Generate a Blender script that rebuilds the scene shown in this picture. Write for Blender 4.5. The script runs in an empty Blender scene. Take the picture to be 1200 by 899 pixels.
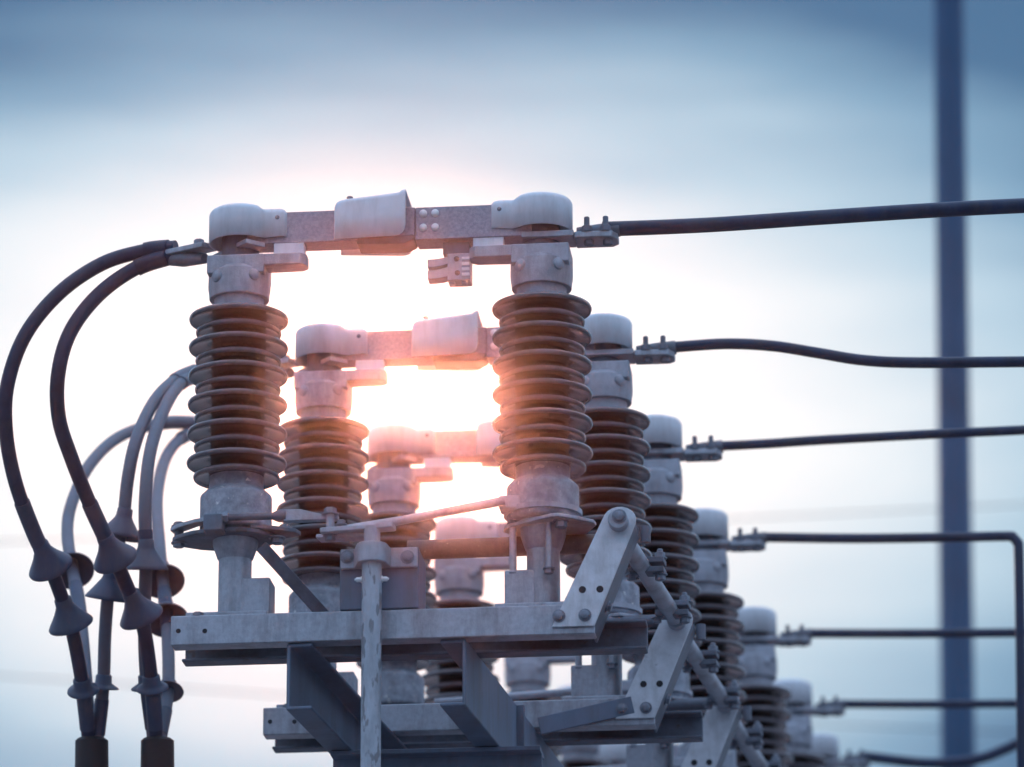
import bpy, bmesh, math, random
from mathutils import Vector, Matrix
random.seed(4)
R = math.radians
SC = bpy.context.scene
COL = SC.collection

# ------------------------------------------------------------------ camera
W, H, F = 1200.0, 899.0, 5250.0                 # photograph size, focal length in its pixels
PITCH, ROLL = R(17.74), 0.004
CAM = Vector((0, 0, 1.6))
camd = bpy.data.cameras.new('camera')
cam = bpy.data.objects.new('camera', camd)
COL.objects.link(cam)
cam.location = CAM
cam.rotation_euler = (Matrix.Rotation(R(90) + PITCH, 3, 'X') @ Matrix.Rotation(-ROLL, 3, 'Z')).to_euler()
CM = cam.rotation_euler.to_matrix()
camd.sensor_width = 36
camd.lens = F / W * 36
camd.clip_start, camd.clip_end = 0.1, 3000
camd.dof.use_dof = True
camd.dof.focus_distance = 10.75
camd.dof.aperture_fstop = 2.8
SC.camera = cam

def ray(px, py):
    return (CM @ Vector(((px - W / 2) / F, (H / 2 - py) / F, -1.0)))

# ------------------------------------------------------------------ local frame of the switch row
PSI_B = R(5.6)          # the beams of a switch: their right end is a little nearer
PSI_D = R(10.3)         # the direction in which the switches stand one behind the other
B = Vector((math.cos(PSI_B), -math.sin(PSI_B), 0))
N = Vector((math.sin(PSI_B), math.cos(PSI_B), 0))
D = Vector((math.sin(PSI_D), math.cos(PSI_D), 0))
O = CAM + ray(457, 740) * 10.6
STEP = 0.945
ROWS = [0, .935, 1.84, 2.80, 3.97, 4.96, 5.79]      # how far back each switch stands along the frame
# D in the local frame
DL = Vector((D.dot(B), D.dot(N), 0))

def P(px, py, y=0.0):
    """local (x, y, z) of the photo's pixel on the plane at local depth y"""
    d = ray(px, py)
    t = (y - (CAM - O).dot(N)) / d.dot(N)
    q = CAM + d * t - O
    return Vector((q.dot(B), y, q.z))
def wl(v):
    """local -> world"""
    return O + B * v.x + N * v.y + Vector((0, 0, v.z))
S = (P(558, 460).x - P(457, 460).x) / 101.0     # metres per photo pixel at the nearest switch

# ------------------------------------------------------------------ materials
def mat(name, base, rough=0.5, metal=0.0, var=0.12, scale=30.0, bump=0.0, bscale=120.0, spec=0.5, coat=0.0, speck=None, streak=1.0, dirt=0.0, dcol=(0.10, 0.09, 0.085)):
    m = bpy.data.materials.new(name)
    m.use_nodes = True
    nt = m.node_tree
    b = nt.nodes['Principled BSDF']
    b.inputs['Metallic'].default_value = metal
    b.inputs['Specular IOR Level'].default_value = spec
    b.inputs['Coat Weight'].default_value = coat
    b.inputs['Coat Roughness'].default_value = 0.12
    tc = nt.nodes.new('ShaderNodeTexCoord')
    mp = nt.nodes.new('ShaderNodeMapping')
    mp.inputs['Scale'].default_value = (1, 1, streak)
    nt.links.new(tc.outputs['Object'], mp.inputs['Vector'])
    oi = nt.nodes.new('ShaderNodeObjectInfo')          # so that copies are not stained alike
    om = nt.nodes.new('ShaderNodeVectorMath')
    om.operation = 'SCALE'
    om.inputs[0].default_value = (7.3, 3.1, 5.7)
    nt.links.new(oi.outputs['Random'], om.inputs['Scale'])
    nt.links.new(om.outputs[0], mp.inputs['Location'])
    n1 = nt.nodes.new('ShaderNodeTexNoise')
    n1.inputs['Scale'].default_value = scale
    n1.inputs['Detail'].default_value = 6
    n1.inputs['Roughness'].default_value = 0.65
    nt.links.new(mp.outputs[0], n1.inputs['Vector'])
    cr = nt.nodes.new('ShaderNodeValToRGB')
    cr.color_ramp.elements[0].position = 0.3
    cr.color_ramp.elements[1].position = 0.72
    cr.color_ramp.elements[0].color = tuple(c * (1 - var * 1.6) for c in base) + (1,)
    cr.color_ramp.elements[1].color = tuple(min(1, c * (1 + var)) for c in base) + (1,)
    nt.links.new(n1.outputs['Fac'], cr.inputs['Fac'])
    out = cr.outputs['Color']
    if speck:
        n2 = nt.nodes.new('ShaderNodeTexNoise')
        n2.inputs['Scale'].default_value = speck[1]
        n2.inputs['Detail'].default_value = 4
        nt.links.new(mp.outputs[0], n2.inputs['Vector'])
        r2 = nt.nodes.new('ShaderNodeValToRGB')
        r2.color_ramp.elements[0].position = speck[2]
        r2.color_ramp.elements[1].position = speck[2] + 0.06
        nt.links.new(n2.outputs['Fac'], r2.inputs['Fac'])
        mx = nt.nodes.new('ShaderNodeMix')
        mx.data_type = 'RGBA'
        nt.links.new(r2.outputs['Color'], mx.inputs['Factor'])
        nt.links.new(out, mx.inputs['A'])
        mx.inputs['B'].default_value = speck[0] + (1,)
        out = mx.outputs['Result']
    if dirt:
        mq = nt.nodes.new('ShaderNodeMapping')
        mq.inputs['Scale'].default_value = (1, 1, 0.22)
        nt.links.new(tc.outputs['Object'], mq.inputs['Vector'])
        nt.links.new(om.outputs[0], mq.inputs['Location'])
        n4 = nt.nodes.new('ShaderNodeTexNoise')
        n4.inputs['Scale'].default_value = 17
        n4.inputs['Detail'].default_value = 8
        n4.inputs['Roughness'].default_value = 0.7
        nt.links.new(mq.outputs[0], n4.inputs['Vector'])
        r4 = nt.nodes.new('ShaderNodeMapRange')
        r4.inputs['From Min'].default_value = 0.46
        r4.inputs['From Max'].default_value = 0.74
        r4.inputs['To Max'].default_value = dirt
        nt.links.new(n4.outputs['Fac'], r4.inputs['Value'])
        m4 = nt.nodes.new('ShaderNodeMix')
        m4.data_type = 'RGBA'
        nt.links.new(r4.outputs[0], m4.inputs['Factor'])
        nt.links.new(out, m4.inputs['A'])
        m4.inputs['B'].default_value = dcol + (1,)
        out = m4.outputs['Result']
    nt.links.new(out, b.inputs['Base Color'])
    rr = nt.nodes.new('ShaderNodeMapRange')
    rr.inputs['To Min'].default_value = max(0.05, rough - 0.12)
    rr.inputs['To Max'].default_value = min(1, rough + 0.12)
    nt.links.new(n1.outputs['Fac'], rr.inputs['Value'])
    nt.links.new(rr.outputs[0], b.inputs['Roughness'])
    if bump:
        n3 = nt.nodes.new('ShaderNodeTexNoise')
        n3.inputs['Scale'].default_value = bscale
        n3.inputs['Detail'].default_value = 5
        nt.links.new(mp.outputs[0], n3.inputs['Vector'])
        bp = nt.nodes.new('ShaderNodeBump')
        bp.inputs['Strength'].default_value = bump
        bp.inputs['Distance'].default_value = 0.004
        nt.links.new(n3.outputs['Fac'], bp.inputs['Height'])
        nt.links.new(bp.outputs[0], b.inputs['Normal'])
    return m

M = {
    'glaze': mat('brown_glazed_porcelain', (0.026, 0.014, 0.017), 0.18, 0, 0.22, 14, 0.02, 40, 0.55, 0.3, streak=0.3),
    'glaze_reflection': mat('porcelain_sheds_reflected_light', (0.095, 0.080, 0.100), 0.17, 0, 0.25, 22, 0.015, 60, 0.55, 0.5),  # paler copy of the glaze: light reflected under the sheds put into the colour
    'steel': mat('galvanised_steel', (0.37, 0.395, 0.46), 0.46, 0.55, 0.12, 70, 0.10, 260, speck=((0.24, 0.26, 0.31), 90, 0.70), dirt=0.7),
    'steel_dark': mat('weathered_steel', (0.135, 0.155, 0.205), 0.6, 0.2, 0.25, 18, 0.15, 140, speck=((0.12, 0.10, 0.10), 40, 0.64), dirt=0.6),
    'frame': mat('dimmed_frame_steel', (0.135, 0.175, 0.25), 0.6, 0.1, 0.16, 9, 0.08, 90, streak=0.4, dirt=0.65),  # base colour darkened to carry the dimness low in the view
    'cast': mat('cast_aluminium', (0.38, 0.40, 0.47), 0.52, 0.3, 0.10, 60, 0.25, 260, speck=((0.50, 0.52, 0.58), 60, 0.70), dirt=0.6),
    'cement': mat('dull_base_casting', (0.33, 0.36, 0.43), 0.72, 0.0, 0.28, 40, 0.35, 130, speck=((0.68, 0.69, 0.70), 48, 0.64), dirt=0.5),
    'plate': mat('brushed_plate_metal', (0.58, 0.60, 0.66), 0.5, 0.35, 0.12, 30, 0.08, 200, speck=((0.36, 0.38, 0.43), 45, 0.68), dirt=0.5),
    'hood': mat('pale_hood_paint', (0.70, 0.735, 0.80), 0.42, 0, 0.07, 9, 0.03, 60, speck=((0.35, 0.36, 0.38), 85, 0.77), dirt=0.3),
    'bar': mat('grainy_busbar_metal', (0.32, 0.32, 0.39), 0.5, 0.35, 0.2, 130, 0.25, 320),
    'zinc': mat('bright_zinc', (0.74, 0.75, 0.78), 0.35, 0.2, 0.08, 60),
    'bolt': mat('bolt_steel', (0.19, 0.21, 0.26), 0.45, 0.45, 0.2, 90),
    'cable': mat('black_blue_cable_sheath', (0.006, 0.023, 0.072), 0.45, 0, 0.25, 16, 0.08, 60, 0.3, dirt=0.3),
    'cable_grey': mat('grey_cable_sheath', (0.10, 0.12, 0.175), 0.5, 0, 0.15, 16, 0.08, 60, dirt=0.4),
    'skirt': mat('grey_blue_rubber', (0.020, 0.047, 0.110), 0.45, 0, 0.18, 18, 0.06, 60, dirt=0.5),
    'tape': mat('black_tape', (0.001, 0.003, 0.012), 0.6, 0, 0.3, 60, 0.3, 90),
    'pipe': mat('flaking_galvanised_pipe', (0.40, 0.44, 0.51), 0.6, 0.15, 0.18, 30, 0.4, 110, speck=((0.21, 0.22, 0.25), 60, 0.56), streak=0.35, dirt=0.4),
    'rust': mat('brownish_shaft_steel', (0.13, 0.10, 0.095), 0.6, 0.2, 0.3, 24, 0.25, 120, speck=((0.30, 0.28, 0.28), 90, 0.68)),
    'mast': mat('dark_mast_paint', (0.022, 0.120, 0.250), 0.55, 0.1, 0.15, 2),
    'gravel': mat('gravel', (0.19, 0.19, 0.20), 0.9, 0, 0.35, 18, 0.6, 30),
    'concrete': mat('footing_concrete', (0.32, 0.315, 0.30), 0.85, 0, 0.15, 8, 0.2, 40),
}

# ------------------------------------------------------------------ mesh kit
class MB:
    def __init__(self):
        self.bm = bmesh.new()
    def poly(self, vs):
        bm = self.bm
        return bm.faces.new([bm.verts.new(v) for v in vs])
    def box(self, a, b):
        x0, y0, z0 = (min(a[i], b[i]) for i in range(3))
        x1, y1, z1 = (max(a[i], b[i]) for i in range(3))
        return self.hexa([(x0, y0, z0), (x1, y0, z0), (x1, y1, z0), (x0, y1, z0)], [(x0, y0, z1), (x1, y0, z1), (x1, y1, z1), (x0, y1, z1)])
    def hexa(self, bot, top):
        bm = self.bm
        b = [bm.verts.new(v) for v in bot]
        t = [bm.verts.new(v) for v in top]
        n = len(b)
        bm.faces.new(b[::-1]); bm.faces.new(t)
        for i in range(n):
            bm.faces.new((b[i], b[(i + 1) % n], t[(i + 1) % n], t[i]))
        return self
    def prism(self, pts, vec):
        vec = Vector(vec)
        pts = [Vector(p) for p in pts]
        return self.hexa(pts, [p + vec for p in pts])
    def obox(self, c, ux, uy, uz, hx, hy, hz):
        """box about c with half sizes along the unit axes"""
        c = Vector(c); ux = Vector(ux).normalized(); uy = Vector(uy).normalized(); uz = Vector(uz).normalized()
        q = [(-1, -1), (1, -1), (1, 1), (-1, 1)]
        return self.hexa([c + ux * hx * a + uy * hy * b - uz * hz for a, b in q], [c + ux * hx * a + uy * hy * b + uz * hz for a, b in q])
    def bar(self, p0, p1, w, h, up=(0, 0, 1)):
        p0, p1 = Vector(p0), Vector(p1)
        u = (p1 - p0).normalized()
        s = u.cross(Vector(up)).normalized()
        z = s.cross(u)
        return self.obox((p0 + p1) / 2, u, s, z, (p1 - p0).length / 2, w / 2, h / 2)
    def lathe(self, prof, c=(0, 0, 0), axis=(0, 0, 1), seg=48):
        """prof: list of (radius, height) bottom to top along the axis"""
        c = Vector(c); ax = Vector(axis).normalized()
        t = Vector((1, 0, 0)) if abs(ax.x) < 0.8 else Vector((0, 1, 0))
        u = (t - ax * t.dot(ax)).normalized(); v = ax.cross(u)
        bm = self.bm
        rings = []
        for r, h in prof:
            if r < 1e-6:
                rings.append([bm.verts.new(c + ax * h)])
            else:
                rings.append([bm.verts.new(c + ax * h + (u * math.cos(2 * math.pi * k / seg) + v * math.sin(2 * math.pi * k / seg)) * r) for k in range(seg)])
        for a, b in zip(rings, rings[1:]):
            for k in range(seg):
                j = (k + 1) % seg
                if len(a) == 1 and len(b) == 1: continue
                if len(a) == 1: bm.faces.new((a[0], b[j], b[k]))
                elif len(b) == 1: bm.faces.new((a[k], a[j], b[0]))
                else: bm.faces.new((a[k], a[j], b[j], b[k]))
        if len(rings[0]) > 1: bm.faces.new(rings[0][::-1])
        if len(rings[-1]) > 1: bm.faces.new(rings[-1])
        return self
    def cyl(self, p0, p1, r0, r1=None, seg=24):
        p0, p1 = Vector(p0), Vector(p1)
        return self.lathe([(r0, 0), (r0 if r1 is None else r1, (p1 - p0).length)], p0, p1 - p0, seg)
    def tube(self, pts, r, seg=18):
        pts = [Vector(p) for p in pts]
        bm = self.bm
        n = len(pts)
        tang = [(pts[min(i + 1, n - 1)] - pts[max(i - 1, 0)]).normalized() for i in range(n)]
        ref = Vector((0, 0, 1)) if abs(tang[0].z) < 0.9 else Vector((1, 0, 0))
        u = (ref - tang[0] * ref.dot(tang[0])).normalized()
        rings = []
        for i in range(n):
            u = (u - tang[i] * u.dot(tang[i])).normalized()
            v = tang[i].cross(u)
            rad = r[i] if isinstance(r, (list, tuple)) else r
            rings.append([bm.verts.new(pts[i] + (u * math.cos(2 * math.pi * k / seg) + v * math.sin(2 * math.pi * k / seg)) * rad) for k in range(seg)])
        for a, b in zip(rings, rings[1:]):
            for k in range(seg):
                j = (k + 1) % seg
                bm.faces.new((a[k], a[j], b[j], b[k]))
        bm.faces.new(rings[0][::-1]); bm.faces.new(rings[-1])
        return self
    def build(self, name, m, parent=None, loc=(0, 0, 0), bevel=0.0, solid=0.0, sharp=38, world=False, seg=2):
        loc = Vector(loc)
        bm = self.bm
        if loc.length: bmesh.ops.translate(bm, verts=bm.verts, vec=-loc)
        bmesh.ops.recalc_face_normals(bm, faces=bm.faces)
        me = bpy.data.meshes.new(name)
        bm.to_mesh(me); bm.free()
        for p in me.polygons: p.use_smooth = True
        me.set_sharp_from_angle(angle=R(sharp))
        me.materials.append(M[m] if isinstance(m, str) else m)
        o = bpy.data.objects.new(name, me)
        COL.objects.link(o)
        o.location = loc
        if parent is not None: o.parent = parent
        if solid:
            s = o.modifiers.new('solid', 'SOLIDIFY'); s.thickness = solid; s.offset = -1
        if bevel:
            b = o.modifiers.new('bevel', 'BEVEL'); b.width = bevel; b.segments = seg
            b.limit_method = 'ANGLE'; b.angle_limit = R(40); b.harden_normals = True
        return o

def hexbolt(parent, p, d, r=0.009, head=0.010, shank=0.0, m='bolt', name='bolt', dome=False):
    """a bolt whose head rises from p along d; shank: threaded end past the nut"""
    p, d = Vector(p), Vector(d).normalized()
    b = MB()
    if dome:
        b.lathe([(r, 0), (r, head * .45), (r * .8, head * .8), (r * .4, head), (0, head * 1.03)], p, d, 20)
    else:
        b.lathe([(r * 1.35, -0.001), (r * 1.35, 0.002)], p, d, 16)
        b.lathe([(r, 0.0015), (r, head), (r * .8, head * 1.12)], p, d, 6)
        if shank: b.lathe([(r * .55, head), (r * .55, head + shank), (r * .42, head + shank + .002)], p, d, 12)
    return b.build(name, m, parent)

def spline(pts, n=10):
    """Catmull-Rom through the points"""
    pts = [Vector(p) for p in pts]
    q = [pts[0] * 2 - pts[1]] + pts + [pts[-1] * 2 - pts[-2]]
    out = []
    for i in range(1, len(q) - 2):
        a, b, c, d = q[i - 1:i + 3]
        for k in range(n):
            t = k / n
            out.append(0.5 * (2 * b + (c - a) * t + (2 * a - 5 * b + 4 * c - d) * t * t + (3 * b - a - 3 * c + d) * t ** 3))
    out.append(pts[-1])
    return out

def tag(o, label=None, cat=None, group=None, kind=None):
    for k, v in (('label', label), ('category', cat), ('group', group), ('kind', kind)):
        if v: o[k] = v
    return o
def empty(name, loc, rz=0.0):
    o = bpy.data.objects.new(name, None)
    COL.objects.link(o)
    o.location = loc; o.rotation_euler = (0, 0, rz)
    o.empty_display_size = 0.1
    return o
def copy_tree(o, parent=None):
    c = o.copy(); COL.objects.link(c)
    if parent is not None: c.parent = parent
    for ch in [x for x in SC.objects if x.parent == o]: copy_tree(ch, c)
    return c
def pv(px, py, y=0.0): return P(px, py, y)
def Z(py, px=279, y=0.0): return P(px, py, y).z

# ------------------------------------------------------------------ one disconnect switch (the nearest), measured from the photograph
XL, XR = P(278.7, 460).x, P(635.6, 460).x
sw = empty('disconnect_switch', O, -PSI_B)

YF = -0.105                                     # front face of the front channel of the base beam
zt = (P(224, 721, YF).z + P(647, 709, YF).z) / 2
zb = zt - 33 * S / math.cos(PITCH)
bx0, bx1 = P(200, 740, YF).x, P(742, 720, YF).x
def channel(x0, x1, yface, yback, z0, z1, th=0.007):
    """U channel along x, web at yface, flanges towards yback"""
    s = 1 if yback > yface else -1
    pts = [(x0, yface, z0), (x0, yback, z0), (x0, yback, z0 + th), (x0, yface + s * th, z0 + th),
           (x0, yface + s * th, z1 - th), (x0, yback, z1 - th), (x0, yback, z1), (x0, yface, z1)]
    return MB().prism(pts, (x1 - x0, 0, 0))
beam = channel(bx0, P(697, 720, YF).x, YF, YF + 0.055, zb, zt).build('base_beam', 'steel', sw, bevel=0.003)
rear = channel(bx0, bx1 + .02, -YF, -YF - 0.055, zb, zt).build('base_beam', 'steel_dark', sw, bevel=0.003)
for hx in (209, 240):                           # holes at the left end: black discs stand in for the shade inside
    p = P(hx, 739.5, YF)
    MB().lathe([(0.0058, -0.0006), (0.0058, 0.003), (0.003, 0.003)], p, (0, 1, 0), 20).build('hole_shade_disc', 'tape', beam)
hexbolt(beam, (P(232, 720, -.09).x, -.088, zt), (0, 0, 1), 0.013, 0.010)

ZSH = [Z(y) for y in (376, 409, 442, 475.5, 509.5, 544)]
ZSM = [Z(y) for y in (391.5, 424.5, 458, 492, 526, 560.5)]
RC, RL, RS = 0.0625, 0.1205, 0.1040

def insulator(x0, s):
    c = Vector((x0, 0, 0))
    sheds = sorted([(z, RL) for z in ZSH] + [(z, RS) for z in ZSM])
    prof = [(RC * .9, ZSM[-1] - .004)]
    for z, r in sheds:
        prof += [(RC, z - 0.0005), (RC + .006, z + .0005), (r - .010, z - .0035), (r - .0055, z - .0060), (r - .0016, z - .0045), (r, z), (r, z + .0022), (r - .0018, z + .0062),
                 (r - .007, z + .0088), (RC + .012, z + .0185), (RC + .003, z + .0200), (RC, z + .0225)]
    ztop = Z(366)
    prof += [(RC, ztop - .004), (RC * .9, ztop)]
    ins = MB().lathe(prof, c, seg=72).build('insulator', 'glaze', sw, sharp=70)
    ins.data.materials.append(M['glaze_reflection'])
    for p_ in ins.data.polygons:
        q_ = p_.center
        if math.hypot(q_.x - x0, q_.y) > RC + .004: p_.material_index = 1  # outer faces take the paler reflected-light colour
    # top fitting
    f0, f1, f2 = Z(364), Z(353), Z(321)
    cap = MB().lathe([(.0590, f0 - .003), (.0605, f1 - .002), (.0610, f1 + .0005), (.0715, f1 + .0008), (.0725, f1 + .002), (.0728, f1 + .004), (.0735, f1 + .016), (.0752, f1 + .024), (.0758, f1 + .034), (.0752, f2 - .006), (.070, f2 - .001), (.066, f2 + .004)], c, seg=56).build('metal_cap', 'cast', ins, sharp=32, bevel=0.0)
    for ang in (-52, -128, 52, 128):
        d = Vector((math.cos(R(ang)), math.sin(R(ang)), 0))
        p = c + d * .0665 + Vector((0, 0, Z(332)))
        MB().lathe([(.017, 0), (.0165, .006), (.014, .013), (.008, .0165), (0, .0175)], p, d, 20).build('boss', 'cast', cap)
    # bottom fitting
    b0, b1, b2, b3 = Z(622), Z(585), Z(579), Z(563)
    base = MB().lathe([(.078, b0 - .004), (.0845, b0), (.0862, b0 + .003), (.0862, b0 + .008), (.0862, b1 - .004), (.0862, b1), (.0852, b1 + .004), (.081, b1 + .0085), (.073, b2 + .004), (.068, b2 + .007), (.0655, b2 + .012), (.0650, b3 - .004), (.0655, b3 + .012), (.060, b3 + .016)], c, seg=56).build('metal_base', 'cement', ins, sharp=32)
    return ins
insL, insR = insulator(XL, 1), insulator(XR, -1)

# bearing posts under the insulators
def post(x0, s):
    c = Vector((x0, 0, 0))
    z0, z1, z2, z3 = zt, Z(657), Z(640), Z(626)
    p = MB().lathe([(.0395, z0), (.0395, z1), (.043, z1 + .004), (.054, z2), (.0545, z2 + .012), (.062, z3), (.062, z3 + .02)], c, seg=40).build('bearing_post', 'steel', sw, sharp=32)
    h = MB()
    h.box((x0, -.034, zt + .004), (x0 + s * 43.5 * S, .05, Z(681, 310)))
    h.build('stiffener', 'steel', p, bevel=.004)
    MB().box((x0 - 50 * S if s > 0 else x0 - 52 * S, -.085, zt + .001), (x0 + 44 * S, .09, zt + .013)).build('foot_plate', 'steel', p, bevel=.003)
    return p
postL, postR = post(XL, 1), post(XR, -1)

# heads: block with tongue, hood, arms
def keyhole(x0, s, r, hy, xe, n=22):
    """plan outline: circle about x0 with a straight neck to xe"""
    a0 = math.asin(hy / r)
    pts = []
    fil = .005
    for k in range(n + 1):
        a = a0 + .12 + (2 * math.pi - 2 * a0 - .24) * k / n
        pts.append((x0 + s * r * math.cos(a), r * math.sin(a)))
    xn = x0 + s * (r * math.cos(a0) + fil * 1.6)
    cor = .012
    low = [(xn, -hy), (xe - s * cor, -hy), (xe - s * cor * .3, -hy + cor * .3), (xe, -hy + cor)]
    return pts + low + [(x, -y) for x, y in low[::-1]]

zh0, zh1 = P(280, 274.5, -.075).z, P(280, 237.5, -.066).z
za1, za0 = P(345, 248, -.035).z, P(345, 284.5, -.035).z
zk1, zk0 = P(279, 297.5, -.062).z, P(279, 319.5, -.062).z      # block
ztg = P(350, 308.5, -.062).z
def head(x0, s):
    blk = MB().prism([(x0 - s * 34.5 * S, -.062, zk0), (x0 + s * 33.5 * S, -.062, zk0), (x0 + s * 33.5 * S, -.062, zk1), (x0 - s * 34.5 * S, -.062, zk1)], (0, .122, 0)).build('head_block', 'cast', sw, bevel=.004)
    tg = [(x0 + s * 32 * S, -.061), (x0 + s * 76 * S, -.061), (x0 + s * 83 * S, -.045), (x0 + s * 83 * S, -.010), (x0 + s * 76 * S, .003), (x0 + s * 32 * S, .006)]
    MB().prism([(x, y, ztg) for x, y in tg], (0, 0, zk1 - .0005 - ztg)).build('tongue', 'cast', blk, bevel=.0035)
    MB().box((x0 + s * 43 * S, -.0375, zk1 + .0005), (x0 + s * 79 * S, -.005, za0 - .0005)).build('spacer_block', 'hood', blk, bevel=.002)
    MB().lathe([(.046, zk1), (.046, za0 + .03)], (x0, .006, 0), seg=32).build('pivot_stud', 'steel_dark', blk)
    # hood: an open-bottomed shell, higher over the round part
    ol = keyhole(x0, s, .0765, .046, x0 + s * 58.5 * S)
    bm = bmesh.new()
    lev = []
    nl = 7
    for k in range(nl):
        a = R(90) * k / (nl - 1)
        rb = .016
        lev.append((1 - math.cos(a), math.sin(a)))     # inset, rise
    rings = []
    cx = x0 + s * .022
    def top(x): return zh1 - (.009 if abs(x - x0) > .066 and s * (x - x0) > 0 else 0)
    rings.append([bm.verts.new((x, y, zh0 + (.0035 if abs(x - x0) > .085 else 0))) for x, y in ol])
    for ins_, ri in lev:
        ring = []
        for x, y in ol:
            v = Vector((x - (x0 if abs(x - x0) < .07 else x0 + s * .05), y)); L = v.length
            f = (L - .016 * ins_) / L
            ring.append(bm.verts.new((x - v.x * (1 - f), y * f, top(x) - .016 + .016 * ri)))
        rings.append(ring)
    v0 = []
    for a, b in zip(rings, rings[1:]):
        for i in range(len(ol)):
            j = (i + 1) % len(ol)
            bm.faces.new((a[i], a[j], b[j], b[i]))
    bm.faces.new(rings[-1])
    q = MB(); q.bm.free(); q.bm = bm
    hd = q.build('hood', 'hood', sw, solid=.0045, sharp=50)
    hexbolt(hd, (x0 + s * .098, -.0455, (zh0 + zh1) / 2 + .008), (0, -1, 0), .0055, .003, name='screw', dome=True)
    return blk, hd
blkL, hoodL = head(XL, 1)
blkR, hoodR = head(XR, -1)

xa = P(487, 265, -.035).x
armL = MB().box((XL + .02, -.035, za0), (xa - .001, .033, za1)).build('contact_arm', 'bar', sw, bevel=.003)
za1r, za0r = P(490, 243, -.04).z, P(490, 281, -.04).z
xr1 = XR - .02
armR = MB().box((xa, -.041, za0r), (xr1, .034, za1r)).build('contact_arm', 'bar', sw, bevel=.003)
for bx, by in ((496, 250.5), (510, 250), (496, 267), (510, 266.5)):
    hexbolt(armR, P(bx, by, -.041), (0, -1, 0), .0095, .008, m='zinc', dome=True)
# contact jaws at the end of the left arm
jaw = MB().prism([P(418, 286, -.052), P(474, 285, -.052), P(485, 280, -.052), P(485, 274, -.052), P(418, 279, -.052)], (0, .075, 0)).build('contact_jaw', 'steel_dark', armL, bevel=.004)
jaw2 = MB().prism([P(440, 288, -.03), P(478, 286, -.03), P(478, 281, -.03), P(440, 284, -.03)], (0, .03, 0)).build('contact_finger', 'bar', armL, bevel=.002)
# cover over the contact: folded sheet flaring to the right
def cover():
    xs = [391.6, 393.5, 397, 402, 415, 432, 450, 462, 467, 471, 473.6, 475]
    bm = bmesh.new()
    rings = []
    x0, x1 = xs[0], xs[-1]
    for px in xs:
        t = (px - x0) / (x1 - x0)
        yf, yb = -.064 - .012 * t, .062 + .022 * t
        x = P(px, 260, yf).x
        zbt = P(px, 279.3 - 4.6 * t, yf).z
        ztp = P(px, 233.5 - 11 * t, yf).z
        dl = max(0, (400 - px) / 8.4)
        ztp -= .016 * (1 - math.sqrt(max(0, 1 - min(1, dl) ** 2)))
        dr = max(0, (px - 463) / 12)
        zbt += .026 * (1 - math.sqrt(max(0, 1 - min(1, dr) ** 2)))
        rc = .013
        prof = [(yf, zbt), (yf, (zbt + ztp) / 2)]
        for k in range(7):
            a = R(180 - 90 * k / 6); prof.append((yf + rc + rc * math.cos(a), ztp - rc + rc * math.sin(a)))
        for k in range(7):
            a = R(90 - 90 * k / 6); prof.append((yb - rc + rc * math.cos(a), ztp - rc + rc * math.sin(a)))
        prof += [(yb, (zbt + ztp) / 2), (yb, zbt)]
        # rolled lip at the open end
        lip = .004 if px > 470 else 0
        rings.append([bm.verts.new((x, y - lip if y < 0 else y + lip, z + (lip if z > ztp - .02 else 0))) for y, z in prof])
    for a, b in zip(rings, rings[1:]):
        for i in range(len(a) - 1):
            bm.faces.new((a[i], a[i + 1], b[i + 1], b[i]))
    q = MB(); q.bm.free(); q.bm = bm
    return q.build('contact_cover', 'hood', sw, solid=.005, sharp=50)
cov = cover()
hexbolt(cov, P(410, 232.5, 0), (0, 0, 1), .008, .005, dome=True)

# arcing contact hanging below the right arm
ac = MB().box(P(524, 297, -.03), P(551, 327.5, -.03) + Vector((0, .055, 0))).build('arcing_contact', 'cast', sw, bevel=.003)
MB().box(P(519, 284, -.026), P(550, 297, -.026) + Vector((0, .048, 0))).build('hanger', 'steel_dark', ac, bevel=.002)
for fx in (527, 541):
    MB().box(P(fx, 327.6, -.022), P(fx + 6, 333, -.022) + Vector((0, .012, 0))).build('lug', 'cast', ac, bevel=.001)
for y0, y1, y2, y3 in ((304, 313.5, 300.5, 309.5), (317, 327, 312.5, 324)):
    n = 8; f = []; g = []
    for k in range(n + 1):
        t = k / n; e = t * t
        f.append(P(501 + 23.5 * t, y0 + (y2 - y0) * e, -.03)); g.append(P(501 + 23.5 * t, y1 + (y3 - y1) * e, -.03))
    MB().prism(f + g[::-1], (0, .04, 0)).build('contact_finger', 'cast', ac, bevel=.0015)
for hx, hy in ((535, 303.5), (536, 320)):
    hexbolt(ac, P(hx, hy, -.03), (0, -1, 0), .0048, .003, m='rust')
for k in range(4):  # added bright bars standing in for the light slots of the block
    MB().box(P(541, 301 + k * 6.2, -.0335), P(550, 304 + k * 6.2, -.0335) + Vector((0, .004, 0))).build('slot_bar', 'zinc', ac, bevel=.0006)

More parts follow.
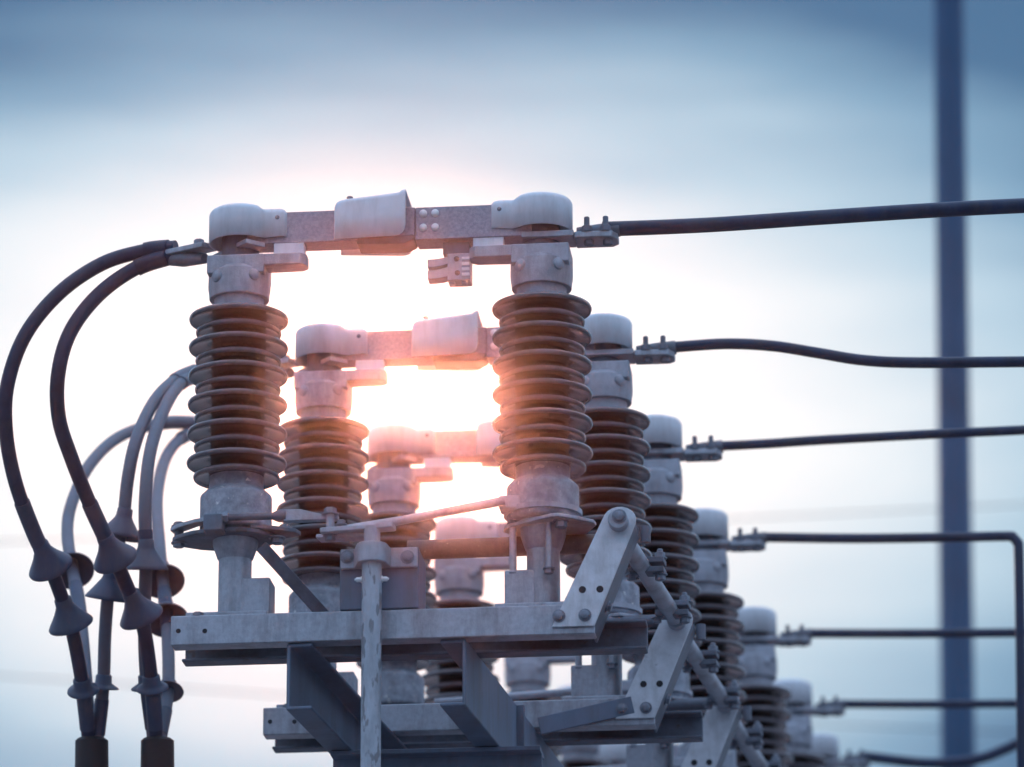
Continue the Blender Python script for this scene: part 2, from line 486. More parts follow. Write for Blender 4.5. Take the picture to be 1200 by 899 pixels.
# terminals
tz0, tz1 = P(640, 277, -.05).z, P(640, 270, -.05).z
tr = MB().box((P(611, 270, -.05).x, -.05, tz0), (P(672, 270, -.05).x, .04, tz1)).build('terminal_pad', 'cast', sw, bevel=.002)
MB().prism([(P(672.5, 270, -.05).x, -.046, tz0 - .004), (P(716, 268, -.05).x, -.046, tz0 - .004), (P(723, 268, -.05).x, -.02, tz0 - .004), (P(723, 268, -.05).x, .02, tz0 - .004), (P(716, 268, -.05).x, .036, tz0 - .004), (P(672.5, 270, -.05).x, .036, tz0 - .004)], (0, 0, .016)).build('clamp_plate', 'steel', tr, bevel=.003)
cl = MB().tube([P(676, 272.5, -.005), P(700, 272, -.005), P(726, 268.5, -.005)], [.012, .019, .0185], 18).build('cable_sleeve', 'steel_dark', tr)
for bx in (687.5, 709.5):
    hexbolt(tr, Vector((P(bx, 258.5, -.036).x, -.034, tz0 + .0122)), (0, 0, 1), .0125, .015, .022, m='steel_dark')
    q = Vector((P(bx + 3, 274, -.02).x, -.02, tz0 - .004))
    MB().lathe([(.0105, -.013), (.0125, -.011), (.0125, .001)], q, (0, 0, 1), 6).build('bolt', 'bolt', tr)
# left terminal: the pad is turned, pointing to the left and away
tu = Vector((-math.cos(R(48)), math.sin(R(48)), 0)); tv = Vector((-tu.y, tu.x, 0))
pc = P(287.5, 279.5, -.070)                       # its near corner
zl = pc.z - .006
c0 = Vector((pc.x, pc.y, zl))
padL = MB().obox(c0 + tu * .075 + tv * .028 * -1 * (-1 if tv.y < 0 else 1) * -1, tu, tv, (0, 0, 1), .078, .028, .006).build('terminal_pad', 'cast', sw, bevel=.002)
q1 = P(239, 292, .06); q2 = P(203, 298, .16)
lug = MB().bar(q1 + Vector((.02, -.02, 0)), q2, .052, .014).build('clamp_plate', 'steel', padL, bevel=.003)
hexbolt(padL, P(233, 289, .085), (0, 0, 1), .013, .016)
MB().tube([P(240, 303, .07), P(215, 304, .12), P(201, 304, .16)], [.013, .019, .016], 16).build('cable_sleeve', 'steel_dark', padL)

LINK = (Vector((XL + 58 * S, -.03, Z(635, 262, 0) + .034)), Vector((XR - 46 * S, -.055, Z(598, 636))))
# drive bracket at the right end: plate with a turned flange
yb = YF - .008
br = [P(646.5, 735, yb), P(696.5, 733.5, yb), P(745, 613, yb)]
cx_, cz_ = P(726, 609, yb).x, P(726, 609, yb).z
for k in range(9):
    a = R(5 + 150 * k / 8)
    br.append(Vector((cx_ + .039 * math.cos(a), yb, cz_ + .032 * math.sin(a))))
brk = MB().prism(br, (0, .007, 0)).build('drive_bracket', 'plate', sw, bevel=.002)
a_, b_ = Vector(br[1]), Vector(br[2])
nrm = Vector((b_.z - a_.z, 0, -(b_.x - a_.x))).normalized()
fl = [a_ + Vector((0, .0072, 0)), b_ + Vector((0, .0072, 0)), b_ + Vector((0, .115, -.004)), a_ + Vector((-.003, .125, -.01))]
MB().prism(fl, -nrm * .007).build('bracket_flange', 'steel_dark', brk, bevel=.002)
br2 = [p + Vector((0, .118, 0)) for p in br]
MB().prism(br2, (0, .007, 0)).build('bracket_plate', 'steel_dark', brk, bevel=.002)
for bx, by in ((655, 722), (685.5, 721)):
    hexbolt(brk, P(bx, by, yb), (0, -1, 0), .0115, .010)
hexbolt(brk, P(712, 711, YF + .055), (1, 0, -.3), .011, .009)
for bx, by in ((682.5, 691), (703, 690.5)):
    MB().lathe([(.0085, -.0005), (.0085, .003), (.004, .003)], P(bx, by, yb), (0, 1, 0), 20).build('hole_shade_disc', 'tape', brk)  # black discs painted in for the shade inside the bracket holes
pin = P(725, 611, yb)
MB().cyl(pin + Vector((0, -.034, -.003)), pin + Vector((0, .17, 0)), .0235, seg=28).build('pin', 'steel', brk, bevel=.003)
hexbolt(brk, pin + Vector((.004, -.034, .002)), (0, -1, 0), .013, .010)
MB().lathe([(.012, -.02), (.012, .02)], pin + Vector((.055, .115, -.002)), (0, 0, 1), 14).build('collar', 'steel_dark', brk)
# interphase tube running back to the next switch, with its bolted couplings
it = MB().tube([pin + Vector((0, .14, 0)) + DL * 0, pin + DL * (STEP - .01) + Vector((0, .0, 0))], .0215, 22).build('coupling_tube', 'steel', sw)
for t in (.36, .80):
    c = pin + DL * (STEP * t) + Vector((0, .07, 0))
    k_ = MB().obox(c + Vector((.012, 0, -.012)), (1, 0, 0), DL, (0, 0, 1), .042, .026, .007).build('coupling_clamp', 'steel_dark', it, bevel=.002)
    MB().obox(c + Vector((.012, 0, .012)), (1, 0, 0), DL, (0, 0, 1), .042, .026, .007).build('coupling_clamp', 'steel_dark', it, bevel=.002)
    hexbolt(it, c + Vector((.042, 0, .020)), (0, 0, 1), .013, .014, .008)
    hexbolt(it, c + Vector((.042, 0, -.020)), (0, 0, -1), .013, .014)
    hexbolt(it, c + Vector((-.028, 0, -.020)), (0, 0, -1), .011, .012)

# yoke levers under the insulator bases
def plan_plate(pts, z, h): return MB().prism([(x, y, z) for x, y in pts], (0, 0, h))
def oval(x0, l, rgt, hy, n=28):
    pts = []
    for k in range(n):
        a = 2 * math.pi * k / n
        e = math.cos(a)
        pts.append((x0 + (rgt * e if e > 0 else l * e), hy * math.sin(a) * (1 if abs(e) < .75 else .92)))
    return pts
zy = Z(635, 262, 0)
yoke = plan_plate(oval(XL, 74 * S, 48 * S, .088), zy, .011).build('yoke_lever', 'steel_dark', sw, bevel=.003)
arm = [(XL - 74 * S, .02), (XL - 76 * S, -.008), (XL - 66 * S, -.035), (XL - 42 * S, -.075), (XL - 20 * S, -.092), (XL - 18 * S, -.068), (XL - 40 * S, -.040), (XL - 60 * S, .0)]
plan_plate(arm, zy + .028, .010).build('yoke_arm', 'steel', yoke, bevel=.002)
for dz, dd in ((.039, 1), (-.001, -1)):
    hexbolt(yoke, Vector((XL - 66 * S, -.005, zy + dz)), (0, 0, dd), .014, .010)
MB().cyl((XL - 66 * S, -.005, zy), (XL - 66 * S, -.005, zy + .03), .011).build('spacer', 'steel_dark', yoke)
ear = MB().prism([(XL + 22 * S, -.07, zy + .012), (XL + 50 * S, -.05, zy + .012), (XL + 72 * S, -.02, zy + .012), (XL + 76 * S, .01, zy + .012), (XL + 60 * S, .03, zy + .012), (XL + 30 * S, .06, zy + .012)], (0, 0, .010)).build('yoke_ear', 'steel_dark', yoke, bevel=.002)
hexbolt(yoke, (XL + 50 * S, -.02, zy), (0, 0, -1), .015, .014)
hexbolt(yoke, (XL + 58 * S, -.01, zy + .022), (0, 0, 1), .013, .011)
# right side flange plate and its two stud bolts
zr = Z(621, 640, 0)
fp = [(XR - 47 * S, .012), (XR - 44 * S, -.018), (XR - 30 * S, -.045), (XR + 12 * S, -.108), (XR + 22 * S, -.112), (XR + 34 * S, -.095), (XR + 60 * S, -.045), (XR + 62 * S, -.02), (XR + 48 * S, .05), (XR, .085), (XR - 34 * S, .06)]
fpl = plan_plate(fp, zr, .010).build('flange_plate', 'steel', sw, bevel=.003)
for bx, by in ((-34, -.022), (9, -.062)):
    q = Vector((XR + bx * S, by, zr))
    MB().cyl(q + Vector((0, 0, -.115)), q, .0085, seg=14).build('stud', 'steel', fpl)
    hexbolt(fpl, q + Vector((0, 0, .010)), (0, 0, 1), .011, .011)
    hexbolt(fpl, q + Vector((0, 0, -.112)), (0, 0, -1), .011, .012)
hexbolt(fpl, (XR + 24 * S, -.078, zr - .001), (0, 0, -1), .0145, .016)
band = MB().lathe([(.0868, Z(606, 636)), (.0935, Z(606, 636)), (.0935, Z(600, 636)), (.0868, Z(600, 636))], (XR, 0, 0), seg=48).build('clamp_band', 'cast', sw)
MB().box((XR - 48 * S, -.075, Z(606, 636) + .002), (XR - 22 * S, -.02, Z(589, 636))).build('band_ear', 'cast', band, bevel=.006)
hexbolt(band, (XR - 22 * S, -.06, Z(596, 636)), (1, -.25, 0), .009, .022)

SWLAB = ['nearest and topmost disconnect switch, both brown ribbed insulators in full view',
         'second disconnect switch, directly behind the nearest one, hoods just below its arm',
         'third disconnect switch back, its hoods level with the middle of the nearest insulators',
         'fourth disconnect switch back, its line terminal feeding the bar that bends down',
         'fifth disconnect switch back, pale blurred cap halfway down the lower right staircase',
         'sixth disconnect switch back, second lowest pale cap of the receding staircase',
         'farthest and lowest disconnect switch, only its cap showing at the bottom']
GRP = 'disconnect switches standing one behind the other'
tag(sw, SWLAB[0], 'disconnect switch', GRP)
for i in range(1, 7):
    c = copy_tree(sw)
    c.location = O + D * ROWS[i]
    c['label'] = SWLAB[i]
    MB().tube([LINK[0], LINK[1]], .0105, 16).build('link_rod', 'cast', c)
    # the later switches carry a crank tube at the drive bracket
    tb = [pin + Vector((-.30, .02, .006)), pin + Vector((-.06, .02, .006)), pin + Vector((-.02, .015, .008)), pin + Vector((0, -.02, .010)), pin + Vector((0.0, -.09, .010))]
    MB().tube(spline(tb, 6), .017, 18).build('crank_tube', 'steel_dark', c)

# ------------------------------------------------------------------ operating mechanism in front of the nearest switch
op = empty('operating_mechanism', O, -PSI_B)
tag(op, 'operating mechanism on the nearest base beam: flaking vertical pipe, clamp, box and link rods', 'switch mechanism')
yp = YF - .045
zp1 = P(436, 660, yp).z
gz = -O.z                                          # the ground in local z
xp = P(435.8, 662, yp).x
MB().lathe([(.0235, gz + .02), (.0235, zp1)], (xp, yp, 0), seg=32).build('vertical_pipe', 'pipe', op)
MB().lathe([(.0195, zp1), (.0195, P(436, 618, yp).z)], (xp, yp, 0), seg=28).build('pipe_shaft', 'cast', op)
# saddle clamp
zs0, zs1 = P(436, 661, yp).z, P(436, 636, yp).z
yy = YF - .012
sad = []
for k in range(13):
    a = R(180 + 180 * k / 12)
    sad.append((xp + .037 * math.cos(a), yp + .0 + .037 * math.sin(a)))
outl = [(P(399, 650, yy).x, yy), (P(415, 650, yy).x, yy)] + sad[1:-1] + [(P(458, 650, yy).x, yy), (P(489, 650, yy).x, yy), (P(489, 650, yy).x, yy + .012), (P(399, 650, yy).x, yy + .012)]
clp = plan_plate(outl, zs0, zs1 - zs0 - .004).build('saddle_clamp', 'cast', op, bevel=.003)
for bx in (407, 477.5):
    hexbolt(clp, P(bx, 653, yy), (0, -1, 0), .0125, .008)
MB().box((P(397.5, 640, yy).x, yy + .0125, zt + .002), (P(490, 640, yy).x, YF + .15, zs1)).build('gear_box', 'frame', op, bevel=.004)
for sx in (-1, 1):
    hexbolt(op, Vector((xp + sx * .0235, yp, P(436, 679, yp).z)), (sx, 0, 0), .006, .012, .003, m='zinc')
# shaft from the box to the right end
MB().cyl(P(478, 645, .05), P(705, 637, .05), .0235, seg=28).build('shaft', 'rust', op)
# lever stack on the shaft head
zl_ = P(436, 621, yp).z
lv = MB().bar(P(377, 624, -.13), P(462, 617, -.15), .042, .013).build('lever', 'cast', op, bevel=.003)
MB().bar(P(373, 631, -.10), P(440, 629, -.12), .045, .010).build('lever', 'steel', op, bevel=.003)
MB().cyl(P(387, 632, -.125), P(387, 598, -.125), .010, seg=16).build('pivot_pin', 'cast', op)
hexbolt(op, P(387, 603, -.125), (0, 0, 1), .0155, .014)
hexbolt(op, P(387, 628, -.125), (0, 0, -1), .013, .012)
hexbolt(op, P(400, 615, -.14), (0, 0, 1), .010, .010)
# left link: clamp block, threaded rod, coupling, flat link
MB().box(P(238, 602, -.125), P(260.5, 621, -.125) + Vector((0, .05, 0))).build('rod_clamp', 'steel_dark', op, bevel=.004)
MB().tube([P(258, 606.5, -.11), P(322, 605, -.115)], .0085, 16).build('threaded_rod', 'steel_dark', op)
MB().lathe([(.014, 0), (.014, .014)], P(261, 606.5, -.11), (1, 0, 0), 6).build('nut', 'bolt', op)
MB().lathe([(.0085, 0), (.0155, .016), (.0155, .034)], P(319, 605, -.115), (1, 0, 0), 18).build('coupling', 'steel_dark', op)
MB().prism([P(332, 597, -.125), P(352, 596.5, -.125), P(378, 602.5, -.125), P(396, 602.5, -.125), P(396, 608, -.125), P(332, 610.5, -.125)], (0, .024, 0)).build('flat_link', 'cast', op, bevel=.002)
# right link rod up to the ear of the right insulator
MB().tube([P(405, 620.5, -.125), P(470, 610, -.12), P(591, 587, -.08)], .0105, 18).build('link_rod', 'cast', op)
# strut at the left post
MB().bar(P(306, 640, -.035), P(384, 726, .06), .030, .016, up=(0, 1, 0)).build('strut', 'steel_dark', op, bevel=.002)

# ------------------------------------------------------------------ supporting frame: two long channels under all the switches
fr = empty('support_frame', (O.x, O.y, 0), -PSI_B)
tag(fr, 'long steel support frame of two channels under the row of switches', 'steel frame')
def FP(v): return Vector(v) + Vector((0, 0, O.z))
side = Vector((DL.y, -DL.x, 0))                    # across the frame, to the right
ch_t = zb - .001
ya = YF + .012
def long_channel(px, s, t0, t1, hgt=.160, fl=.062, th=.009):
    """web at px, flanges towards s, from t0 to t1 along D"""
    base = P(px, 790, ya)
    b0 = Vector((base.x, ya, 0)) + DL * t0
    prof = [(0, 0), (fl, 0), (fl, -th), (th, -th), (th, -hgt + th), (fl, -hgt + th), (fl, -hgt), (0, -hgt)]
    pts = [FP(b0 + side * (a * s) + Vector((0, 0, ch_t + b))) for a, b in prof]
    return MB().prism(pts, DL * (t1 - t0))
ca = long_channel(335.5, 1, 0, 6.6).build('channel_beam', 'frame', fr, bevel=.004, seg=3)
cb = long_channel(546, -1, 0, .665).build('channel_beam', 'frame', fr, bevel=.004, seg=3)
cb2 = long_channel(546, -1, .685, 6.6).build('channel_beam', 'frame', fr, bevel=.003)
A0 = Vector((P(335.5, 790, ya).x, ya, 0)); B0 = Vector((P(546, 790, ya).x, ya, 0))
def cross(t, zlo, hh, dep, m='frame', e0=.008, e1=.008, name='cross_member'):
    a = A0 + DL * t + Vector((e0, 0, 0)); b = B0 + DL * t - Vector((e1, 0, 0))
    b = Vector((b.x, a.y, 0))
    pts = [FP((a.x, a.y, zlo)), FP((a.x, a.y, zlo + hh)), FP((a.x, a.y + .007, zlo + hh)), FP((a.x, a.y + .007, zlo + .007)), FP((a.x, a.y + dep, zlo + .007)), FP((a.x, a.y + dep, zlo))]
    return MB().prism(pts, (b.x - a.x, 0, 0)).build(name, m, fr, bevel=.002)
zbot = ch_t - .160
for t in (1.5, 3.4, 5.4):
    cross(t, zbot + .008, .064, .10)
# transverse beams under the channels, on the posts
for t in (.42, 4.7):
    a = A0 + DL * t + Vector((.012, 0, 0)); b = B0 + DL * t + Vector((.10, 0, 0))
    y0 = a.y
    z0, z1 = O.z + zbot - .135, O.z + zbot - .002
    prof = [(0, z0), (.11, z0), (.11, z0 + .011), (.060, z0 + .011), (.060, z1 - .011), (.11, z1 - .011), (.11, z1), (0, z1), (0, z1 - .011), (.050, z1 - .011), (.050, z0 + .011), (0, z0 + .011)]
    MB().prism([(a.x, y0 + p_, q_) for p_, q_ in prof], (b.x - a.x, 0, 0)).build('transverse_beam', 'frame', fr, bevel=.002)
    for px_ in (a.x + .13, b.x - .13):
        z1 = O.z + zbot - .137
        MB().box((px_ - .06, y0 - .01, -.05), (px_ + .06, y0 + .11, z1)).build('leg', 'frame', fr, bevel=.006)
# splice plate and flat braces on the right
sp = B0 + DL * .675
MB().obox(FP(sp + side * .006 + Vector((0, 0, ch_t - .082))), DL, side, (0, 0, 1), .008, .012, .082).build('splice_plate', 'frame', fr, bevel=.002)
yb2 = P(700, 700, 0).y + STEP * DL.y + YF - .012
MB().bar(FP(P(632, 851, yb2 - .003)), FP(P(742, 826, yb2 - .003)), .007, .046, up=(0, 0, 1)).build('flat_brace', 'frame', fr, bevel=.002)
for i in (2, 3, 4, 5):
    sh = DL * (STEP * (i - 1))
    MB().bar(FP(P(632, 851, yb2 - .003) + sh), FP(P(742, 826, yb2 - .003) + sh), .007, .046, up=(0, 0, 1)).build('flat_brace', 'frame', fr, bevel=.002)

# ------------------------------------------------------------------ cables on the left
def yc(py, y_top, y_far, y_bot, top):
    return y_top
CAB = [
    # (label, material, radius, [(px, py, y)], heights of the rain skirts)
    ('outermost dark cable, its big loop rising to the nearest left terminal', 'cable', .0178,
     [(206, 290, .15), (170, 294, .17), (120, 309, .16), (70, 343, .12), (30, 392, .10), (9, 450, .12), (7, 505, .17), (18, 565, .25), (40, 625, .36), (57, 660, .43), (75, 708, .52), (86, 745, .58), (97, 806, .70), (104, 868, .80), (107, 905, .81)], (655, 720, 806)),
    ('inner dark cable of the nearest terminal, ending right beside the frame', 'cable', .0182,
     [(208, 298, .15), (160, 314, .17), (115, 346, .15), (82, 390, .12), (68, 440, .12), (69, 490, .17), (83, 535, .24), (105, 590, .34), (128, 640, .43), (150, 690, .53), (167, 730, .60), (178, 803, .71), (183, 868, .80), (185, 905, .81)], (646, 715, 806)),
    ('grey cable of the second switch, outer of its pair, crossing behind the inner dark cable', 'cable_grey', .0165,
     [(236, 432, 1.06), (205, 446, .95), (180, 472, .82), (160, 515, .70), (150, 560, .66), (144, 612, .66), (134, 660, .68), (127, 695, .70), (123, 745, .73), (121, 803, .77), (114, 868, .81), (111, 905, .82)], (617, 692, 803)),
    ('grey cable of the second switch, inner of its pair, hanging nearly straight down', 'cable_grey', .0165,
     [(236, 439, 1.06), (212, 449, .95), (192, 480, .80), (176, 530, .66), (170, 590, .60), (171, 655, .62), (169, 735, .68), (172, 803, .75), (180, 868, .81), (182, 905, .83)], (655, 803)),
    ('grey cable of the third switch, its flat loop reaching far left', 'cable_grey', .0165,
     [(240, 496, 2.0), (190, 496, 1.85), (140, 512, 1.68), (105, 545, 1.50), (84, 590, 1.36), (79, 625, 1.27), (85, 668, 1.15), (92, 705, 1.06), (98, 760, .96), (106, 868, .85), (109, 905, .83)], (664,)),
    ('grey cable of the third switch, short loop hidden behind the other cables', 'cable_grey', .0165,
     [(240, 503, 2.0), (212, 514, 1.90), (193, 540, 1.75), (184, 585, 1.50), (187, 640, 1.28), (191, 680, 1.18), (196, 735, 1.06), (197, 808, .94), (187, 868, .86), (184, 905, .84)], (676, 722, 808)),
]
for lab, m, r, path, sk in CAB:
    pts = [wl(P(a, b, c)) for a, b, c in path]
    last = pts[-1]
    low = [Vector((last.x, last.y, last.z - .3)), Vector((last.x, last.y, 1.2)), Vector((last.x, last.y, .02))]
    cur = spline(pts, 8)
    full = cur + low
    thing = MB().tube(full, r, 20).build('power_cable', m, loc=low[-1])
    tag(thing, lab, 'cable', 'power cables looping down from the switches')
    # sleeve near the terminal
    MB().tube(cur[2:9], r * 1.18, 18).build('sleeve', m, thing, loc=(0, 0, 0)).location = -low[-1]
    npy = [p[1] for p in path]
    for j, sy in enumerate(sk):
        # point of the curve at that photo height, on the way down
        i = max(k for k in range(len(npy) - 1) if npy[k] <= sy)
        t = (sy - npy[i]) / (npy[i + 1] - npy[i])
        k = i * 8 + int(round(t * 8)); k = min(k, len(cur) - 2)
        c = cur[k]; d = (cur[k + 1] - cur[k - 1]).normalized()
        flat = (sy > 780)
        if flat:
            prof = [(r * 1.02, -.028), (r * 1.25, -.024), (r * 1.3, -.006), (.034, .002), (.040, .006), (.041, .009), (.030, .0075), (r * 1.02, .006)]
        else:
            prof = [(r * 1.02, -.050), (r * 1.2, -.048), (r * 1.27, -.030), (r * 1.45, -.023), (.033, -.010), (.043, .004), (.052, .016), (.058, .025), (.0572, .028), (.050, .020), (.034, -.003), (r * 1.02, -.015)]
        o = MB().lathe(prof, c, d, 40).build('rain_skirt', 'skirt', thing, sharp=60)
        o.location = -low[-1]
    zs_, ze_ = wl(P(100, 596, .4)).z, wl(P(100, sk[0] - 12, .4)).z
    half = len(cur) // 3
    ks = [k for k in range(half, len(cur)) if ze_ < cur[k].z < zs_]
    if len(ks) > 2:
        o = MB().tube([cur[k] for k in ks], r * 1.13, 18).build('sleeve', 'skirt', thing); o.location = -low[-1]
    # lower sleeve, ending above the taped bundle
    zz = wl(P(100, 862, .8)).z
    ks = [k for k in range(len(cur)) if zz < cur[k].z < zz + .10]
    if len(ks) > 2:
        o = MB().tube([cur[k] for k in ks], r * 1.12, 18).build('sleeve', 'skirt', thing); o.location = -low[-1]

for (a, lab) in ((107.5, 'black taped bundle under the outer cables'), (184.5, 'black taped bundle under the inner cables, nearer the frame')):
    q = P(a, 884, .14)
    t0 = wl(P(a, 868, .81)); t1 = wl(P(a, 905, .82))
    r = 20.5 * S
    low = Vector((t1.x, t1.y, .02))
    o = MB().tube([t0 + Vector((0, 0, .004)), t0, t1, Vector((t1.x, t1.y, 2.5)), low], [r * .86, r, r * 1.02, r, r], 24).build('cable_bundle', 'tape', loc=low)
    tag(o, lab, 'cable bundle', 'taped cable bundles')

# ------------------------------------------------------------------ conductors on the right
CON = [
    ('thick dark conductor leaving the nearest switch, rising slightly to the right', .0182, 0, [(722, 267.5), (780, 266), (850, 262.5), (960, 255), (1085, 247), (1200, 241), (1500, 228)]),
    ('dark conductor with a gentle wave leaving the second switch', .0145, 1, [(790, 404), (850, 403), (905, 405.5), (960, 414), (1010, 422), (1070, 425), (1200, 424), (1500, 421)]),
    ('thin straight conductor from the third switch, climbing slowly to the right', .0135, 2, [(840, 524), (900, 520), (960, 516), (1100, 508.5), (1200, 504), (1500, 490)]),
    ('dark bar of the fourth switch bending sharply down at its right end', .0150, 3, [(900, 632.5), (1000, 631), (1100, 630), (1178, 628.5), (1187, 630), (1192, 636), (1194, 648), (1196, 760), (1197.5, 899), (1199, 1100)]),
    ('level dark conductor from the fifth switch, crossing the mast', .0150, 4, [(957, 743), (1060, 742.5), (1200, 741.5), (1500, 739)]),
    ('level dark conductor from the sixth switch, second lowest on the right', .0148, 5, [(990, 826), (1080, 825.5), (1200, 824.5), (1500, 822)]),
    ('lowest dark conductor, curving up at the right beside the vertical bar', .0195, 6, [(1008, 894), (1080, 894), (1125, 893), (1155, 887), (1180, 877), (1205, 868), (1300, 850), (1500, 835)]),
]
for lab, r, i, path in CON:
    y = ROWS[i] * DL.y - .005
    pts = [wl(P(706, 268.5, -.005) + DL * ROWS[i]), wl(P(724, 268, -.005) + DL * ROWS[i])] + [wl(P(a, b, y)) for a, b in path if a > path[0][0] + 20]
    if i != 3:                                     # on towards the next structure, well outside the picture
        e = (pts[-1] - pts[-2]).normalized()
        pts += [pts[-1] + e * 3, pts[-1] + e * 12]
    o = MB().tube(spline(pts, 10), r, 18).build('conductor', 'cable', loc=pts[0])
    tag(o, lab, 'conductor', 'conductors leaving the switches to the right')

# ------------------------------------------------------------------ mast and far wires
def far(px, py, dist): return CAM + ray(px, py).normalized() * dist
mt, mb_ = CAM + ray(1111, -60) * 26.0, CAM + ray(1123, 899) * 26.0
dirn = (mt - mb_).normalized()
k = mb_.z / dirn.z
base = mb_ - dirn * k
top = mt + dirn * 1.2
wpm = 26.0 / F
hgt = (top - base).length
mast = MB().lathe([(24 * wpm, 0), (24 * wpm, .4), (21 * wpm, .42), (20.5 * wpm, k), (17 * wpm, hgt - .2), (16 * wpm, hgt)], base, dirn, 40).build('steel_mast', 'mast', loc=base)
tag(mast, 'tall dark blurred steel mast rising behind the conductors', 'mast')
MB().lathe([(.42, 0), (.42, .05), (.40, .06)], base, (0, 0, 1), 24).build('base_flange', 'mast', mast).location = (0, 0, 0)
for o in mast.children:
    o.data.transform(Matrix.Translation(-base))
for lab, a, b, dist in (('faint far wire crossing the pale sky above the fourth conductor', (-200, 640), (1400, 582), 31),
                        ('faint far wire low in the sky at the bottom', (-200, 779), (1400, 868), 31)):
    p0, p1 = far(a[0], a[1], dist), far(b[0], b[1], dist)
    mid = (p0 + p1) / 2 - Vector((0, 0, .05))
    o = MB().tube(spline([p0 + (p0 - p1) * .5, p0, mid, p1, p1 + (p1 - p0) * .5], 6), .0045, 8).build('overhead_wire', 'cable', loc=p0)
    tag(o, lab, 'wire', 'far overhead wires')

# ------------------------------------------------------------------ ground and footings
g = MB().box((-300, -300, -.3), (300, 400, 0)).build('ground', 'gravel')
tag(g, kind='structure')

# ------------------------------------------------------------------ sky and sun
sd = ray(455, 490).normalized()
sun_el = math.asin(sd.z); sun_az = math.atan2(sd.x, sd.y)
w = bpy.data.worlds.new('World')
SC.world = w
w.use_nodes = True
nt = w.node_tree
nt.nodes.clear()
def nd(t, **kw):
    n = nt.nodes.new(t)
    for a, b in kw.items(): setattr(n, a, b)
    return n
def math_(op, a, b=None, c=None, clamp=False):
    n = nd('ShaderNodeMath', operation=op, use_clamp=clamp)
    for i, v in enumerate((a, b, c)):
        if v is None: continue
        if isinstance(v, (int, float)): n.inputs[i].default_value = v
        else: nt.links.new(v, n.inputs[i])
    return n.outputs[0]
def mixc(f, a, b):
    n = nd('ShaderNodeMix', data_type='RGBA')
    if isinstance(f, (int, float)): n.inputs['Factor'].default_value = f
    else: nt.links.new(f, n.inputs['Factor'])
    for k_, v in (('A', a), ('B', b)):
        if isinstance(v, tuple): n.inputs[k_].default_value = v + (1,)
        else: nt.links.new(v, n.inputs[k_])
    return n.outputs['Result']
out = nd('ShaderNodeOutputWorld')
sky = nd('ShaderNodeTexSky', sky_type='NISHITA', sun_disc=False)
sky.sun_elevation = sun_el; sky.sun_rotation = sun_az
sky.dust_density = 0.3; sky.air_density = 1.0; sky.ozone_density = 3.0
bgs = nd('ShaderNodeBackground'); bgs.inputs['Strength'].default_value = 0.05
nt.links.new(sky.outputs[0], bgs.inputs['Color'])
tc = nd('ShaderNodeTexCoord')
dotn = nd('ShaderNodeVectorMath', operation='DOT_PRODUCT')
nt.links.new(tc.outputs['Generated'], dotn.inputs[0]); dotn.inputs[1].default_value = sd
# angle from the sun across and up, stretched: the bright patch of cloud is wider than it is high
sxyz = nd('ShaderNodeSeparateXYZ'); nt.links.new(tc.outputs['Generated'], sxyz.inputs[0])
az = math_('SUBTRACT', math_('ARCTAN2', sxyz.outputs['X'], sxyz.outputs['Y']), sun_az)
elv = math_('SUBTRACT', math_('ARCSINE', sxyz.outputs['Z']), sun_el)
elv = math_('MAXIMUM', math_('MULTIPLY', elv, 1.44), math_('MULTIPLY', elv, -1.27))
ang = math_('SQRT', math_('ADD', math_('MULTIPLY', math_('MULTIPLY', az, az), 0.40), math_('MULTIPLY', elv, elv)))
# cloud deck: soft noise, stretched along the horizon
mp = nd('ShaderNodeMapping'); mp.inputs['Scale'].default_value = (4, 4, 26)
nt.links.new(tc.outputs['Generated'], mp.inputs['Vector'])
nz = nd('ShaderNodeTexNoise'); nz.inputs['Scale'].default_value = 1.6; nz.inputs['Detail'].default_value = 5; nz.inputs['Roughness'].default_value = 0.5
nt.links.new(mp.outputs[0], nz.inputs['Vector'])
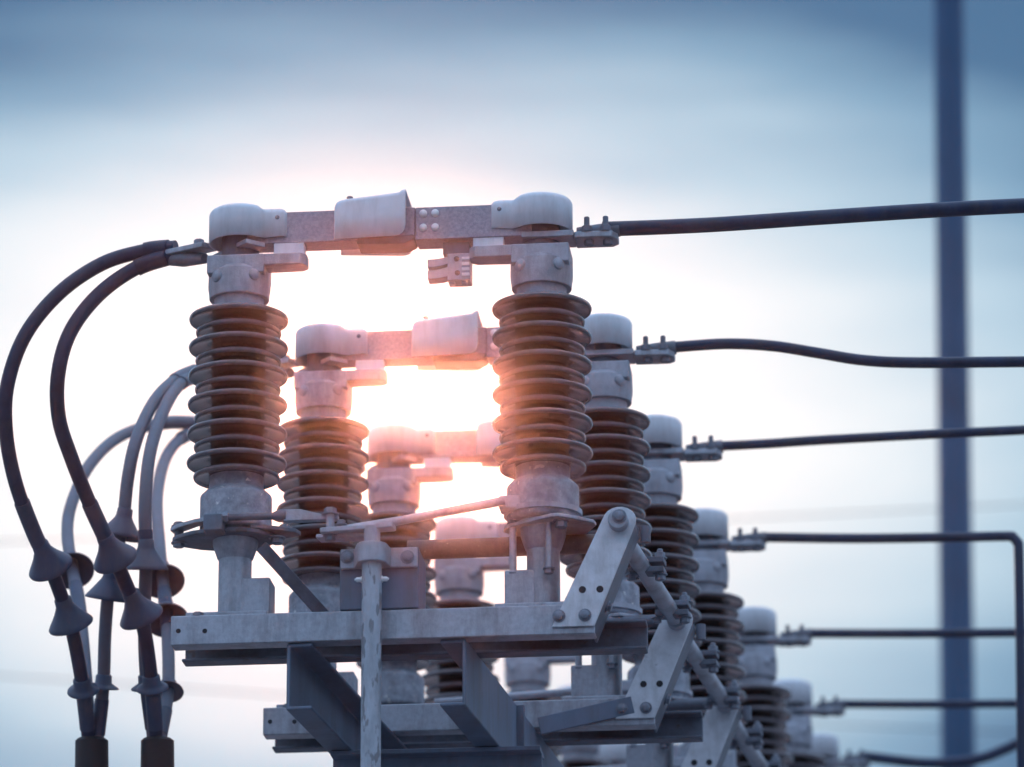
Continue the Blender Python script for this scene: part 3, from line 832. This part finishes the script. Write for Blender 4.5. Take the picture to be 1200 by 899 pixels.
# brightness of the cloud in front of the sun, falling off with the angle
a2 = math_('ADD', ang, math_('MULTIPLY', math_('SUBTRACT', nz.outputs['Fac'], 0.5), 0.052))
fall = nd('ShaderNodeValToRGB')
nt.links.new(math_('DIVIDE', a2, 0.32), fall.inputs['Fac'])
el = fall.color_ramp.elements
stops = [(0.0, (1.12, 1.12, 1.12)), (0.17, (1.00, 1.03, 1.05)), (0.23, (0.82, 0.91, 0.97)), (0.30, (0.51, 0.69, 0.82)), (0.37, (0.24, 0.42, 0.59)), (0.44, (0.082, 0.195, 0.35)), (0.58, (0.07, 0.17, 0.32)), (0.8, (0.24, 0.40, 0.68)), (1.0, (0.52, 0.71, 1.0))]
el[0].position, el[0].color = stops[0][0], stops[0][1] + (1,)
el[1].position, el[1].color = stops[-1][0], stops[-1][1] + (1,)
for p_, c_ in stops[1:-1]:
    e = el.new(p_); e.color = c_ + (1,)
# the deck is thinner and brighter overhead than low down, away from the sun
far_ = nd('ShaderNodeMapRange'); far_.inputs['From Min'].default_value = 0.3; far_.inputs['From Max'].default_value = 1.0
nt.links.new(ang, far_.inputs['Value'])
zen = math_('MULTIPLY_ADD', math_('MAXIMUM', sxyz.outputs['Z'], 0.0), 1.55, 0.36)
gain = math_('ADD', math_('MULTIPLY', far_.outputs[0], math_('SUBTRACT', zen, 1.0)), 1.0)
bgc = nd('ShaderNodeBackground'); nt.links.new(fall.outputs['Color'], bgc.inputs['Color']); nt.links.new(gain, bgc.inputs['Strength'])
mxs = nd('ShaderNodeMixShader'); mxs.inputs[0].default_value = 0.985
nt.links.new(bgs.outputs[0], mxs.inputs[1]); nt.links.new(bgc.outputs[0], mxs.inputs[2])
nt.links.new(mxs.outputs[0], out.inputs['Surface'])

hz = bpy.data.materials.new('glow_volume')  # added air volume, shaped to spread a warm flare-like glow over things
hz.use_nodes = True
hn = hz.node_tree
hn.nodes.clear()
ho = hn.nodes.new('ShaderNodeOutputMaterial')
hv = hn.nodes.new('ShaderNodeVolumePrincipled')
hv.inputs['Color'].default_value = (1.0, 0.86, 0.78, 1)
hv.inputs['Density'].default_value = 0.0019
hv.inputs['Anisotropy'].default_value = 0.992
hn.links.new(hv.outputs[0], ho.inputs['Volume'])
M['glow_volume'] = hz

hb = MB().box((-310, -310, -1.3), (310, 410, 12.5)).build('glow_volume', 'glow_volume')
tag(hb, kind='stuff')

sl = bpy.data.lights.new('sun', 'SUN')
sl.energy = 0.7; sl.angle = R(3.0); sl.color = (1.0, 0.34, 0.20)
so = bpy.data.objects.new('sun', sl); COL.objects.link(so)
so.rotation_euler = (-sd).to_track_quat('-Z', 'Y').to_euler()
so.location = (0, 0, 30)

SC.view_settings.view_transform = 'Standard'
SC.view_settings.look = 'None'
SC.view_settings.exposure = 0
SC.view_settings.gamma = 1
SC.cycles.use_denoising = True
SC.cycles.max_bounces = 8
